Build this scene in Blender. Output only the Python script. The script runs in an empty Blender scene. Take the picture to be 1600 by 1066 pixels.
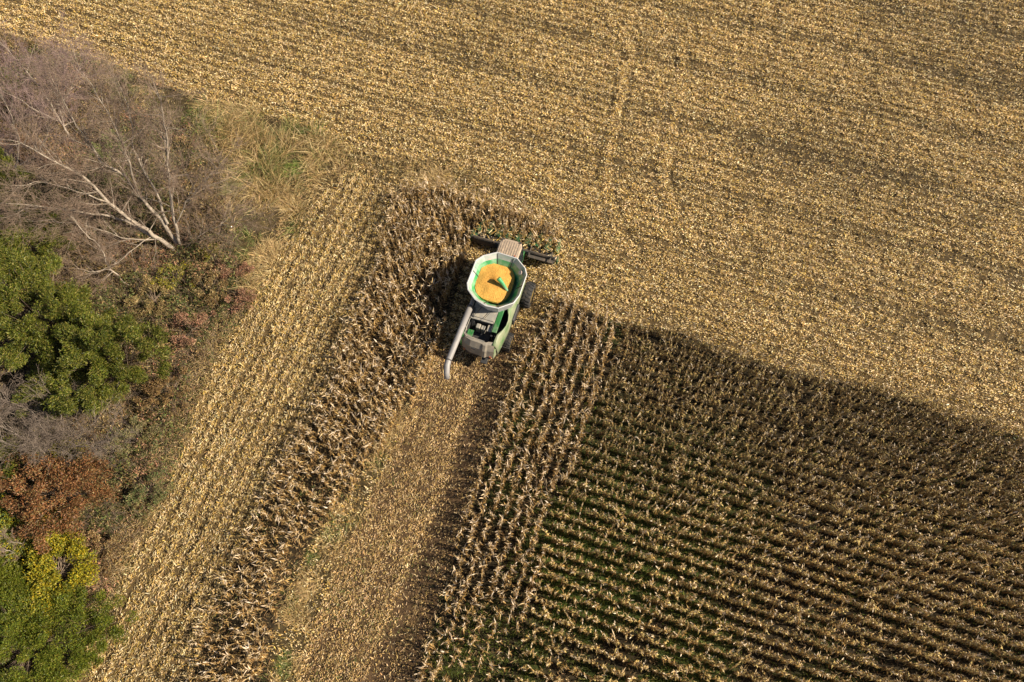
import bpy, math, random
import numpy as np
from mathutils import Vector, Matrix
rng = np.random.default_rng(7); random.seed(7)
S = bpy.context.scene; COL = S.collection
# ------------------------------------------------------------------ camera, sky, sun
H = 48.0; TILT = math.radians(24); FPX = 1150.0
cam = bpy.data.objects.new('camera', bpy.data.cameras.new('camera')); COL.objects.link(cam)
cam.data.sensor_width = 36; cam.data.lens = 36*FPX/1600; cam.data.clip_end = 2000
cam.location = (0, 0, H); cam.rotation_euler = (TILT, 0, 0); S.camera = cam
SUN_EL = math.radians(38); SUN_AZ = math.radians(100)      # azimuth clockwise from +Y
w = bpy.data.worlds.new('World'); S.world = w; w.use_nodes = True
nt = w.node_tree; bg = nt.nodes['Background']; sky = nt.nodes.new('ShaderNodeTexSky')
sky.sky_type = 'NISHITA'; sky.sun_disc = False; sky.sun_elevation = SUN_EL; sky.sun_rotation = SUN_AZ
nt.links.new(sky.outputs[0], bg.inputs[0]); bg.inputs[1].default_value = 0.05
sl = bpy.data.lights.new('sun', 'SUN'); sl.energy = 4.6; sl.angle = math.radians(0.5); sl.color = (1, .885, .70)
so = bpy.data.objects.new('sun', sl); COL.objects.link(so)
sd = Vector((math.sin(SUN_AZ)*math.cos(SUN_EL), math.cos(SUN_AZ)*math.cos(SUN_EL), math.sin(SUN_EL)))
so.rotation_euler = sd.to_track_quat('Z', 'Y').to_euler(); so.location = (60, -10, 60)
S.view_settings.view_transform = 'Standard'; S.view_settings.look = 'None'; S.view_settings.exposure = 0.95
S.cycles.max_bounces = 6; S.cycles.transparent_max_bounces = 4

# ------------------------------------------------------------------ helpers
def at(px, py, z=0.0):
    """survey point: where the photo's pixel meets height z on the field"""
    x = (px-800)/FPX; y = -(py-533)/FPX
    dy = y*math.cos(TILT)+math.sin(TILT); dz = y*math.sin(TILT)-math.cos(TILT)
    k = (z-H)/dz
    return (x*k, dy*k)
def tag(o, label=None, cat=None, group=None, kind=None):
    if label: o['label'] = label
    if cat: o['category'] = cat
    if group: o['group'] = group
    if kind: o['kind'] = kind
    return o
def empty(name, loc, rz=0):
    o = bpy.data.objects.new(name, None); COL.objects.link(o); o.location = loc; o.rotation_euler = (0, 0, rz); return o
def mesh_from(name, V, Q, C=None, smooth=False):
    V = np.ascontiguousarray(V, dtype=np.float32); Q = np.ascontiguousarray(Q, dtype=np.int32)
    me = bpy.data.meshes.new(name); k = Q.shape[1]
    me.vertices.add(len(V)); me.vertices.foreach_set('co', V.ravel())
    me.loops.add(Q.size); me.loops.foreach_set('vertex_index', Q.ravel())
    me.polygons.add(len(Q)); me.polygons.foreach_set('loop_start', np.arange(0, Q.size, k, dtype=np.int32))
    if smooth: me.polygons.foreach_set('use_smooth', np.ones(len(Q), dtype=bool))
    me.update(calc_edges=True)
    if C is not None:
        a = me.color_attributes.new('Col', 'FLOAT_COLOR', 'POINT')
        C4 = np.ones((len(V), 4), dtype=np.float32); C4[:, :3] = C
        a.data.foreach_set('color', C4.ravel())
    return me
class Geo:
    def __init__(s): s.V = []; s.Q = []; s.C = []; s.n = 0
    def add(s, V, Q, C):
        V = V.reshape(-1, 3); s.V.append(V); s.Q.append(Q+s.n); s.C.append(np.broadcast_to(C, V.shape)); s.n += len(V)
    def build(s, name, mat, parent=None, smooth=False):
        me = mesh_from(name, np.concatenate(s.V), np.concatenate(s.Q), np.concatenate(s.C), smooth)
        me.materials.append(mat); o = bpy.data.objects.new(name, me); COL.objects.link(o); o.parent = parent; return o
def unit(v): return v/np.maximum(np.linalg.norm(v, axis=-1, keepdims=True), 1e-9)
def blades(g, P, D, B, L, W, prof, col, side=None, rough=0.0):
    """ribbons: centre P + D*L*t + B*L*t^2, width W*prof(t). P,D,B (n,3); L,W (n,); col (n,3) or (n,k,3)"""
    n = len(P); k = len(prof); t = np.linspace(0, 1, k)[None, :, None]
    c = P[:, None] + D[:, None]*L[:, None, None]*t + B[:, None]*L[:, None, None]*t*t
    if side is None: side = unit(np.cross(D, B+np.array([.01, .02, .03])))
    s_ = side[:, None]*(W[:, None, None]*np.array(prof)[None, :, None])*.5
    V = np.stack([c-s_, c+s_], 2)
    if rough: V = V + rng.normal(0, rough, V.shape)
    i = np.arange(n)[:, None]*(2*k) + np.arange(k-1)[None]*2
    Q = np.stack([i, i+1, i+3, i+2], -1).reshape(-1, 4)
    if col.ndim == 2: col = np.broadcast_to(col[:, None, None], V.shape)
    else: col = np.broadcast_to(col[:, :, None], V.shape)
    g.add(V, Q, col.reshape(-1, 3))
def tubes(g, P0, P1, R0, R1, col, m=4):
    P0 = np.asarray(P0, float); P1 = np.asarray(P1, float); R0 = np.asarray(R0, float); R1 = np.asarray(R1, float)
    n = len(P0); d = unit(P1-P0); ref = np.where(np.abs(d[:, 2:3]) > .9, np.array([[1., 0, 0]]), np.array([[0, 0, 1.]]))
    a = unit(np.cross(d, ref)); b = np.cross(d, a)
    th = np.arange(m)*2*math.pi/m; ring = a[:, None]*np.cos(th)[None, :, None]+b[:, None]*np.sin(th)[None, :, None]
    V = np.stack([P0[:, None]+ring*R0[:, None, None], P1[:, None]+ring*R1[:, None, None]], 1)
    i = np.arange(n)[:, None]*(2*m); j = np.arange(m)[None]; j2 = (j+1) % m
    Q = np.stack([i+j, i+j2, i+m+j2, i+m+j], -1).reshape(-1, 4)
    col = np.broadcast_to(np.asarray(col, float).reshape(-1, 1, 1, 3) if np.ndim(col) > 1 else np.asarray(col, float), V.shape)
    g.add(V, Q, col.reshape(-1, 3))
_lat = {}
def vn(x, y, sc, seed=0):
    """smooth value noise 0..1"""
    if seed not in _lat: _lat[seed] = np.random.default_rng(seed+100).random((256, 256))
    A = _lat[seed]; u = np.asarray(x)/sc+1000.3; v = np.asarray(y)/sc+1000.7
    i = np.floor(u).astype(int); j = np.floor(v).astype(int); fx = u-i; fy = v-j
    fx = fx*fx*(3-2*fx); fy = fy*fy*(3-2*fy); i &= 255; j &= 255; i2 = (i+1) & 255; j2 = (j+1) & 255
    return (A[i, j]*(1-fx)+A[i2, j]*fx)*(1-fy)+(A[i, j2]*(1-fx)+A[i2, j2]*fx)*fy
def fbm(x, y, sc, seed=0): return .55*vn(x, y, sc, seed)+.3*vn(x, y, sc/2.1, seed+1)+.15*vn(x, y, sc/4.3, seed+2)
def sstep(a, b, x): t = np.clip((x-a)/(b-a), 0, 1); return t*t*(3-2*t)
def inpoly(x, y, poly):
    r = np.zeros(np.shape(x), bool); n = len(poly)
    for i in range(n):
        x1, y1 = poly[i]; x2, y2 = poly[(i+1) % n]
        if y1 == y2: continue
        c = ((y1 > y) != (y2 > y)) & (x < (x2-x1)*(y-y1)/(y2-y1)+x1); r ^= c
    return r
def rvec(n, up=0.0):
    v = rng.normal(size=(n, 3)); v[:, 2] += up; return unit(v)
def pick(cols, n, jit=.12, p=None):
    c = np.array(cols)[rng.choice(len(cols), n, p=p)]
    return np.clip(c*(1+rng.normal(0, jit, (n, 1)))*(1+rng.normal(0, .04, (n, 3))), .004, .95)

# ------------------------------------------------------------------ materials
def mat(name, base=(.5, .5, .5), rough=.6, metal=0., attr=False, transl=0., noise=0., nscale=4., dirt=None, bump=0., spec=.5, coat=0.):
    m = bpy.data.materials.new(name); m.use_nodes = True; t = m.node_tree; b = t.nodes['Principled BSDF']
    b.inputs['Roughness'].default_value = rough; b.inputs['Metallic'].default_value = metal
    b.inputs['Specular IOR Level'].default_value = spec; b.inputs['Coat Weight'].default_value = coat
    N = t.nodes.new; Lk = t.links.new
    if attr:
        a = N('ShaderNodeAttribute'); a.attribute_name = 'Col'; src = a.outputs['Color']
    else:
        r = N('ShaderNodeRGB'); r.outputs[0].default_value = (*base, 1); src = r.outputs[0]
    co = N('ShaderNodeTexCoord')
    if noise or dirt or bump:
        nz = N('ShaderNodeTexNoise'); nz.inputs['Scale'].default_value = nscale; nz.inputs['Detail'].default_value = 6
        Lk(co.outputs['Object'], nz.inputs['Vector'])
    if noise:
        mr = N('ShaderNodeMapRange'); Lk(nz.outputs['Fac'], mr.inputs[0])
        mr.inputs['To Min'].default_value = 1-noise; mr.inputs['To Max'].default_value = 1+noise
        mr.inputs['From Min'].default_value = .3; mr.inputs['From Max'].default_value = .7
        vm = N('ShaderNodeVectorMath'); vm.operation = 'SCALE'; Lk(src, vm.inputs[0]); Lk(mr.outputs[0], vm.inputs['Scale']); src = vm.outputs[0]
    if dirt:
        dc, lo, hi, amt = dirt
        mr = N('ShaderNodeMapRange'); Lk(nz.outputs['Fac'], mr.inputs[0]); mr.inputs['From Min'].default_value = lo
        mr.inputs['From Max'].default_value = hi; mr.inputs['To Max'].default_value = amt
        mx = N('ShaderNodeMix'); mx.data_type = 'RGBA'; Lk(mr.outputs[0], mx.inputs['Factor']); Lk(src, mx.inputs['A'])
        mx.inputs['B'].default_value = (*dc, 1); src = mx.outputs['Result']
    Lk(src, b.inputs['Base Color'])
    if bump:
        bp = N('ShaderNodeBump'); bp.inputs['Strength'].default_value = bump; bp.inputs['Distance'].default_value = .03
        Lk(nz.outputs['Fac'], bp.inputs['Height']); Lk(bp.outputs[0], b.inputs['Normal'])
    if transl:
        tr = N('ShaderNodeBsdfTranslucent'); Lk(src, tr.inputs['Color']); ms = N('ShaderNodeMixShader'); ms.inputs[0].default_value = transl
        out = t.nodes['Material Output']; Lk(b.outputs[0], ms.inputs[1]); Lk(tr.outputs[0], ms.inputs[2]); Lk(ms.outputs[0], out.inputs['Surface'])
    return m
M_dry = mat('dry_leaf', attr=True, rough=.62, transl=.08, spec=.35)
M_litter = mat('crop_litter', attr=True, rough=.6, spec=.35, transl=.08)
M_leaf = mat('green_leaf', attr=True, rough=.5, transl=.25, spec=.35)
M_bark = mat('bark', attr=True, rough=.85, noise=.25, nscale=3)

# ------------------------------------------------------------------ field layout
TH = math.radians(19.0); UX, UY = math.sin(TH), math.cos(TH); VX, VY = math.cos(TH), -math.sin(TH)
def to_pq(x, y): return x*VX+y*VY, x*UX+y*UY      # p across the travel lane (to the right), q along it
def to_xy(p, q): return p*VX+q*UX, p*VY+q*UY
PA = [at(a, b, 2) for a, b in [(612, 285), (640, 270), (700, 275), (760, 297), (820, 313), (868, 335), (880, 352)]] + \
     [at(a, b, .8) for a, b in [(868, 392), (744, 352)]] + [at(a, b, 2) for a, b in
     [(728, 372), (700, 470), (684, 520), (655, 590), (610, 660), (560, 735), (505, 795), (450, 880), (410, 1000), (395, 1180),
      (215, 1180), (285, 1040), (330, 920), (395, 775), (455, 680), (505, 585), (558, 455), (590, 370)]]
PB = [at(a, b, 2) for a, b in [(866, 440), (900, 455), (940, 472), (985, 490), (915, 680), (862, 800), (835, 930), (790, 1180), (590, 1180), (640, 1062), (735, 768), (790, 608), (835, 505)]]
PC = [at(a, b, 2) for a, b in [(985, 488), (1080, 505), (1200, 548), (1300, 575), (1400, 598), (1500, 632), (1600, 662), (1780, 725), (1780, 1200), (790, 1180), (835, 930), (862, 800), (915, 680)]]
PVEG = [at(a, b) for a, b in [(-260, -10), (0, 52), (130, 88), (250, 132), (340, 160), (410, 178), (480, 200), (545, 240), (555, 265), (520, 285), (475, 340), (440, 400),
        (415, 440), (392, 480), (350, 540), (312, 620), (292, 690), (262, 770), (218, 850), (180, 930), (135, 1005), (100, 1100), (60, 1200), (-400, 1200), (-500, 300)]]
PGRASS = [at(a, b) for a, b in [(325, 150), (410, 172), (480, 200), (550, 240), (560, 268), (520, 290), (475, 340), (440, 400), (415, 440), (392, 480), (375, 450), (372, 400), (360, 320), (345, 250), (300, 200), (200, 170), (180, 130)]]
PTOP = [at(a, b) for a, b in [(540, 235), (610, 250), (700, 252), (770, 280), (800, 306), (740, 306), (690, 292), (620, 290), (570, 280)]]
PMID = [at(a, b) for a, b in [(640, 640), (620, 690), (585, 765), (553, 830), (520, 880), (500, 950), (478, 1020), (455, 1100), (425, 1100), (425, 1000), (462, 900), (500, 840), (545, 770), (590, 690), (615, 645)]]
PLANE = [at(a, b) for a, b in [(655, 560), (845, 500), (800, 640), (740, 790), (640, 1100), (450, 1100), (500, 950), (553, 830), (620, 690), (650, 610)]]
PSTRIP = [at(a, b) for a, b in [(600, 285), (520, 270), (440, 400), (312, 620), (262, 770), (180, 930), (60, 1200), (230, 1200), (330, 1000), (400, 800), (540, 560), (600, 400)]]
TRACKS = [[at(a, b) for a, b in t] for t in ([(940, 20), (962, 42), (985, 75), (975, 120), (966, 165), (955, 215), (944, 270), (952, 320), (968, 365), (990, 400)],
    [(1010, 10), (1040, 35), (1062, 70), (1068, 115), (1058, 165), (1044, 225), (1036, 275), (1045, 315), (1062, 350), (1090, 380)])]
def trackd(x, y):
    d = np.full(np.shape(x), 9.)
    for tr in TRACKS:
        for (x1, y1), (x2, y2) in zip(tr[:-1], tr[1:]):
            t = np.clip(((x-x1)*(x2-x1)+(y-y1)*(y2-y1))/((x2-x1)**2+(y2-y1)**2), 0, 1); d = np.minimum(d, np.hypot(x-x1-t*(x2-x1), y-y1-t*(y2-y1)))
    return d+.2*(vn(x, y, .9, 46)-.5)
def band(x, y):
    """0..1 darkness of harvest passes and wheel tracks in the big stubble field (soil more exposed)"""
    p, q = to_pq(x, y); s = np.sin(2*math.pi*(q+1.2*vn(x, y, 18, 5))/6.1)+.5*(fbm(x, y, 3, 77)-.5)
    b = .55*sstep(.45, 1, s)*(.4+.6*sstep(20, 45, x*.5+y*.8))+.6*sstep(.42, .7, fbm(p*.35, q, 6, 21))*sstep(22, 50, x*.6+y*.8)
    # wheel tracks, thin lines along the passes
    for k in (1.4, 3.6): b = b+.35*sstep(.16, .0, np.abs(((q+.5*vn(x, y, 14, 9)) % 6.1)-k))*sstep(.35, .6, vn(p, q*4, 9, 33))
    # the tracks where the machine turned
    d = trackd(x, y); on = sstep(.15, .45, vn(x, y, 2.5, 44))
    b = b*sstep(.1, .5, d)+.6*np.exp(-((d-.66)/.15)**2)*on
    return np.clip(b, 0, 1)
def gh(x, y, veg=None):
    if veg is None: veg = inpoly(x, y, PVEG)
    p, q = to_pq(x, y)
    h = .12*(fbm(x, y, 2.3, 3)-.5)+.17*(vn(x, y, .62, 6)-.5)
    h = h+np.where(veg, .55*(fbm(x, y, 3.2, 11)-.35), 0)
    h = h-.12*band(x, y)*(~veg)+np.where(veg, 0, .05*np.sin(2*math.pi*q/.76)*sstep(.3, .7, trackd(x, y)))
    st = inpoly(x, y, PSTRIP)
    h = h+np.where(st, .035*np.sin(2*math.pi*p/1.52+3*vn(x, y, 5, 63))+.05*np.sin(2*math.pi*p/.76), 0)
    return h

# ground: one sheet, fine where the photo looks, coarse out to the horizon
def axis(lo, hi, st, far):
    a = np.arange(lo, hi+st, st); e = np.geomspace(1, far, 14)
    return np.concatenate([(lo-e)[::-1], a, hi+e])
gx = axis(-56, 56, .3, 900); gy = axis(-10, 72, .3, 900)
X, Y = np.meshgrid(gx, gy, indexing='ij'); x = X.ravel(); y = Y.ravel()
fade = ((x > -58) & (x < 58) & (y > -12) & (y < 74))
veg = inpoly(x, y, PVEG); z = gh(x, y, veg)*fade
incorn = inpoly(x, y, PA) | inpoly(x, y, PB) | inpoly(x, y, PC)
lane = inpoly(x, y, PLANE)
c = np.empty((len(x), 3)); n1 = fbm(x, y, 1.3, 40)[:, None]; n2 = fbm(x, y, 5, 41)[:, None]
c[:] = np.array([.090, .060, .026])*(.75+.5*n1)
bd = band(x, y)[:, None]; c = c*(1-.6*bd)+np.array([.035, .026, .014])*.6*bd
sel = lambda m, v: np.where(m[:, None], v, c)
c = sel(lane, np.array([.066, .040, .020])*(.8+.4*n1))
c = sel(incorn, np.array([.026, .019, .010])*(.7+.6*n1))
pp, qq = to_pq(x, y)
grn = (sstep(.34, .52, fbm(x, y, 4, 50))*sstep(22, 6, y)*sstep(24, 3, x)*inpoly(x, y, PC) + .5*sstep(.5, .7, fbm(x, y, 3, 52))*inpoly(x, y, PB))[:, None]
c = c*(1-grn)+np.array([.035, .050, .010])*grn
c = sel(veg, np.array([.05, .034, .018])*(.6+.8*n1)*(1-.4*n2)+np.array([.01, .025, .0])*n2)
g2 = inpoly(x, y, PGRASS) | inpoly(x, y, PTOP) | inpoly(x, y, PMID)
c = sel(g2, np.array([.07, .050, .022])*(.7+.6*n1)*(1-.3*n2))
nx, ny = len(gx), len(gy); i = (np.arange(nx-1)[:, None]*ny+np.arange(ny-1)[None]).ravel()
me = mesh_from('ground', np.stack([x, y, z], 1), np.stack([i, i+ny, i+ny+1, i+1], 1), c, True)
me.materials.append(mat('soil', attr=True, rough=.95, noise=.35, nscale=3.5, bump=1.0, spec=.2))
go = bpy.data.objects.new('ground', me); COL.objects.link(go); tag(go, kind='structure', label='tan harvested field soil reaching past the woods edge')

# ------------------------------------------------------------------ crop litter (uncountable)
def hw(y): return 33+.30*y
def scatter(dens, xr=(-56, 56), yr=(-5, 62)):
    n = int(dens*(xr[1]-xr[0])*(yr[1]-yr[0])); x = rng.uniform(*xr, n); y = rng.uniform(*yr, n)
    k = np.abs(x) < hw(y)+3; return x[k], y[k]
def litter(name, label, cat, dens, mask, Lr, Wr, cols, p=None, tilt=.55, align=None, zr=.10, jit=.18, prof=(.55, 1, .5), xr=(-56, 56), yr=(-5, 62), keep=None, tint=None):
    x, y = scatter(dens, xr, yr); m = mask(x, y); x, y = x[m], y[m]
    if keep is not None: m = rng.random(len(x)) < keep(x, y); x, y = x[m], y[m]
    n = len(x); a = rng.uniform(0, 2*math.pi, n)
    if align is not None: k = rng.random(n) < .6; a[k] = align+rng.normal(0, .35, k.sum())
    el = rng.normal(0, tilt, n)
    D = np.stack([np.cos(a)*np.cos(el), np.sin(a)*np.cos(el), np.abs(np.sin(el))], 1)
    B = np.stack([rng.normal(0, .25, n), rng.normal(0, .25, n), rng.normal(-.25, .3, n)], 1)
    side = unit(np.cross(D, rvec(n, 1.6)))
    z = gh(x, y)+rng.random(n)**1.5*zr+.01
    col = pick(cols, n, jit, p)
    if tint is not None: col = col*tint(x, y)[:, None]
    g = Geo(); blades(g, np.stack([x, y, z], 1), D, B, rng.uniform(*Lr, n), rng.uniform(*Wr, n), prof, col, side)
    return tag(g.build(name, M_litter), label, cat, kind='stuff')
TAN = [(.73, .57, .32), (.62, .45, .21), (.48, .32, .11), (.32, .20, .06), (.78, .64, .41), (.57, .38, .09), (.18, .11, .035)]
TP = [.2, .26, .20, .11, .05, .13, .05]
def in_field(x, y): return ~(inpoly(x, y, PVEG) | inpoly(x, y, PA) | inpoly(x, y, PB) | inpoly(x, y, PC) | inpoly(x, y, PLANE) | inpoly(x, y, PSTRIP) | inpoly(x, y, PMID) | inpoly(x, y, PTOP))
def in_field_plus(x, y):
    m = in_field(x, y) | ((inpoly(x, y, PMID) | inpoly(x, y, PTOP)) & (rng.random(np.shape(x)) < .45)); return m
def edge_light(x, y):
    return np.clip((1.0+.32*(fbm(x, y, 7, 70))-.30*band(x, y)+.22*sstep(.6, .35, trackd(x, y)))*(.84+.3*vn(x, y, .35, 71)), .35, 1.3)
litter('corn_stover', 'matted tan husks and leaves covering the harvested field', 'crop litter', 320, in_field_plus, (.05, .18), (.025, .07), TAN, TP, tilt=.7, align=-TH,
       keep=lambda x, y: np.clip(1-.36*band(x, y)-.34*sstep(.5, .75, vn(x, y, .55, 60))-.46*(.5-.5*np.sin(2*math.pi*to_pq(x, y)[1]/.76)), .12, 1), tint=edge_light, zr=.17)
litter('strip_stover', 'tan crop litter in wheel rows beside the woods edge', 'crop litter', 320, lambda x, y: inpoly(x, y, PSTRIP) & ~inpoly(x, y, PVEG) & ~inpoly(x, y, PA), (.06, .24), (.02, .06), TAN, TP, tint=lambda x, y: (.80+.30*fbm(x, y, 3, 66))*(.9+.16*np.sin(2*math.pi*to_pq(x, y)[0]/.76)),
       align=math.pi/2-TH, xr=(-36, -4), yr=(-5, 42), keep=lambda x, y: np.clip(.78+.20*np.sin(2*math.pi*to_pq(x, y)[0]/.76)+.16*np.sin(2*math.pi*to_pq(x, y)[0]/2.28+1)-.3*sstep(.5, .8, vn(x, y, .5, 64)), .05, 1), zr=.16, tilt=.65)
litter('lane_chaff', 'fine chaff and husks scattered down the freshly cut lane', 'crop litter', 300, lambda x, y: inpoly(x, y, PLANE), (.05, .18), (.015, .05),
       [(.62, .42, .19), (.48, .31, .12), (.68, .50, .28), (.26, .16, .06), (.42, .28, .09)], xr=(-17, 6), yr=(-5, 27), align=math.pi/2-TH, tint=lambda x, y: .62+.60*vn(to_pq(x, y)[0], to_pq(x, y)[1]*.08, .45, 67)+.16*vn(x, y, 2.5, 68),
       keep=lambda x, y: np.clip(.72+.30*np.sin(2*math.pi*(to_pq(x, y)[0])/1.9+1+4*vn(*to_pq(x, y), 6, 65))-.62*sstep(-8.6, -7.2, to_pq(x, y)[0])+.12, .22, 1), tilt=.5)  # chaff thinned along the right side; darker soil there extends the corn's shade
litter('row_litter', 'brown leaves fallen between the standing corn rows', 'crop litter', 75, lambda x, y: inpoly(x, y, PA) | ((inpoly(x, y, PB) | inpoly(x, y, PC)) & (rng.random(np.shape(x)) < .3)), (.08, .3), (.025, .07),
       [(.3, .19, .08), (.2, .12, .05), (.42, .3, .14), (.12, .08, .03)])
# cut stalk stubs in rows
def stubs(name, label, dens_keep, mask, alongp):
    """alongp: rows run along p (big field) or along q"""
    pr, qr = np.arange(-60, 62, .76), np.arange(-30, 76, .24)
    if alongp: P, Q_ = np.meshgrid(np.arange(-60, 62, .24), np.arange(-30, 76, .76), indexing='ij')
    else: P, Q_ = np.meshgrid(pr, qr, indexing='ij')
    P = P.ravel(); Q_ = Q_.ravel(); k = rng.random(len(P)) < dens_keep; P = P[k]; Q_ = Q_[k]
    P = P+rng.normal(0, .07, len(P)); Q_ = Q_+rng.normal(0, .07, len(P)); x, y = to_xy(P, Q_)
    k = mask(x, y) & (np.abs(x) < hw(y)+2) & (y > -5) & (y < 61); x, y = x[k], y[k]; n = len(x)
    z = gh(x, y); d = rvec(n, 2.6); L = rng.uniform(.12, .34, n); P0 = np.stack([x, y, z-.03], 1)
    g = Geo(); tubes(g, P0, P0+d*L[:, None], np.full(n, .016), np.full(n, .013), pick(TAN[:4], n), 3)
    return tag(g.build(name, M_litter), label, 'stubble', kind='stuff')
stubs('stalk_stubble', 'rows of short cut stalks across the harvested field', .5, in_field, True)
stubs('lane_stubble', 'short cut stalk stubs along lane and edge strip', .6, lambda x, y: (inpoly(x, y, PLANE) | inpoly(x, y, PSTRIP)) & ~inpoly(x, y, PVEG) & ~inpoly(x, y, PA), False)

# ------------------------------------------------------------------ corn plants
PALE = np.array([[.74, .57, .40], [.64, .47, .28], [.78, .64, .49], [.56, .40, .20]]); BRN = np.array([[.28, .16, .05], [.19, .105, .034], [.40, .25, .08], [.13, .07, .022], [.27, .21, .05]])
def corn_proto(seed, style=0):
    """three Geos (stalk, leaves, ear) of one dried corn plant about 2.2 m tall"""
    r = np.random.default_rng(seed); st, lf, er = Geo(), Geo(), Geo()
    Ht = r.uniform(1.8, 2.2); lean = r.normal(0, .07, 2); az0 = r.uniform(0, math.pi)
    ax = lambda t: np.array([lean[0]*t*t*Ht, lean[1]*t*t*Ht, t*Ht])
    ts = [0, .35, .7, 1.0]; rr = [.016, .014, .011, .005]
    tubes(st, [ax(ts[i]) for i in range(3)], [ax(ts[i+1]) for i in range(3)], rr[:3], rr[1:], np.array([.48, .35, .17]), 4)
    # tassel
    k = 4; dirs = r.normal(0, .35, (k, 3)); dirs[:, 2] = 1; tubes(st, np.repeat(ax(1)[None], k, 0)-[0, 0, .05], ax(1)+unit(dirs)*.2, [.007]*k, [.003]*k, np.array([.5, .38, .2]), 3)
    NL = 16 if style == 0 else 17
    for i in range(NL):
        t = .16+.82*i/(NL-1); up = t > (.66 if style == 0 else .72); a = az0+math.pi*i+r.normal(0, .5)
        d = np.array([[math.cos(a), math.sin(a), (2.7 if up else 1.5) if style == 0 else (2.8 if up else 1.6)]]); d = unit(d)
        L = (r.uniform(.32, .56) if up else r.uniform(.26, .42)) if style == 0 else (r.uniform(.24, .42) if up else r.uniform(.22, .36)); b = np.array([[math.cos(a)*.1+r.normal(0, .18), math.sin(a)*.1+r.normal(0, .18), r.uniform(-.85, .1) if up else r.uniform(-1.9, -1.1)]])
        base = (PALE if up and r.random() < (.88 if style == 0 else .62) else BRN)[r.integers(4)]*(1 if style == 0 or not up else .88); base2 = base*r.uniform(.8, 1.1)
        if style and not up and r.random() < (.65 if t > .45 else .2): base = base2 = np.array([.50, .37, .14])*r.uniform(.7, 1.1)
        cc = np.array([[base*.9, base, base2, base2]])
        sd_ = unit(np.cross(d, [[0, 0, 1]])+r.normal(0, .45, (1, 3)))
        W = (r.uniform(.038, .062) if up else r.uniform(.05, .085)) if style == 0 else (r.uniform(.05, .08) if up else r.uniform(.065, .11))
        blades(lf, ax(t)[None], d, b, np.array([L]), np.array([W]), (.7, 1., .8, .12), cc, sd_)
    a = r.uniform(0, 6.28); e0 = ax(.5); e1 = e0+np.array([math.cos(a)*.12, math.sin(a)*.12, -.17])
    mid = (e0+e1)/2; tubes(er, [e0, mid], [mid, e1], [.018, .03], [.03, .01], np.array([.66, .53, .33]), 5)
    return st, lf, er
NP_ = 22; PROTO = [corn_proto(s) for s in range(NP_)]+[corn_proto(s+50, 1) for s in range(NP_)]
def cat(gs):
    V = []; Q = []; C = []; n = 0
    for g in gs:
        for v, q, c_ in zip(g.V, g.Q, g.C):
            V.append(v); Q.append(q+n-0); C.append(c_)
        n += g.n
    return V, Q, C
def flat(g): return np.concatenate(g.V), np.concatenate(g.Q), np.concatenate(g.C)
PF = []
for st, lf, er in PROTO:
    V = []; Q = []; C = []; n = 0
    for g in (st, lf, er):
        v, q, cc = flat(g); V.append(v); Q.append(q+n); C.append(cc); n += len(v)
    PF.append((np.concatenate(V), np.concatenate(Q), np.concatenate(C)))
def rows(mask, along_q, step, jit, phase=0., y0=-6):
    a = np.arange(-62, 62, .76)+phase; b = np.arange(-62, 62, step)
    if along_q: P, Q_ = np.meshgrid(a, b, indexing='ij')
    else: Q_, P = np.meshgrid(a, b, indexing='ij')
    P = P.ravel()+rng.normal(0, .03 if along_q else jit, P.size); Q_ = Q_.ravel()+rng.normal(0, jit if along_q else .03, P.size)
    P = P+(rng.uniform(-.09, .09, P.size) if along_q else 0)
    x, y = to_xy(P, Q_); k = mask(x, y) & (y > y0) & (np.abs(x) < hw(y)+3); return x[k], y[k]
xa, ya = rows(lambda x, y: inpoly(x, y, PA), True, .175, .06)
k = rng.random(len(xa)) < max(.93, 0)-.22*sstep(14, 3, ya)-.22*(vn(xa, ya, 1.2, 83) > .7); xa, ya = xa[k], ya[k]
xb, yb = rows(lambda x, y: inpoly(x, y, PB), True, .18, .06, .10)
k = rng.random(len(xb)) < np.clip(.95-.65*sstep(8, -1, yb)*(vn(xb, yb, 2, 81) > .35), 0, 1); xb, yb = xb[k], yb[k]
xc, yc = rows(lambda x, y: inpoly(x, y, PC), False, .155, .06)
k = rng.random(len(xc)) < .95-.45*(vn(xc, yc, 1.3, 82) > .88); xc, yc = xc[k], yc[k]
cx = np.concatenate([xa, xb, xc]); cy = np.concatenate([ya, yb, yc]); kind = np.concatenate([np.zeros(len(xa)), np.ones(len(xb)), np.full(len(xc), 2)])
n = len(cx); sc = rng.uniform(.78, 1.08, n)*np.where(kind == 2, .92, 1.); rot = rng.uniform(0, 2*math.pi, n); pid = rng.integers(0, NP_, n)+np.where(kind == 2, NP_, 0)
lx = rng.normal(0, .05, n); ly = rng.normal(0, .05, n)
lod = rng.random(n) < .03; lx = np.where(lod, rng.normal(0, .6, n), lx); ly = np.where(lod, rng.normal(0, .6, n), ly)
cz = gh(cx, cy)
def proj(x, y, z):
    zz = z-H; d = -zz*math.cos(TILT)+y*math.sin(TILT); v = y*math.cos(TILT)+zz*math.sin(TILT)
    return 800+FPX*x/d, 533-FPX*v/d, d
bx, by, bdp = proj(cx, cy, cz); tx, ty, tdp = proj(cx, cy, cz+2.2*sc)
size = (np.hypot(tx-bx, ty-by)+.6*sc*FPX/bdp)*sc*FPX/bdp
size[(bx < 8) | (bx > 1592) | (by < 8) | (by > 1058) | lod] = 0
big = np.zeros(n, bool); big[np.argsort(-size)[:300]] = True
g = Geo(); clr = rng.uniform(.8, 1.15, n)*np.where(kind == 2, 1.15-.40*sstep(5, 15, cy), 1.)
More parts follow.
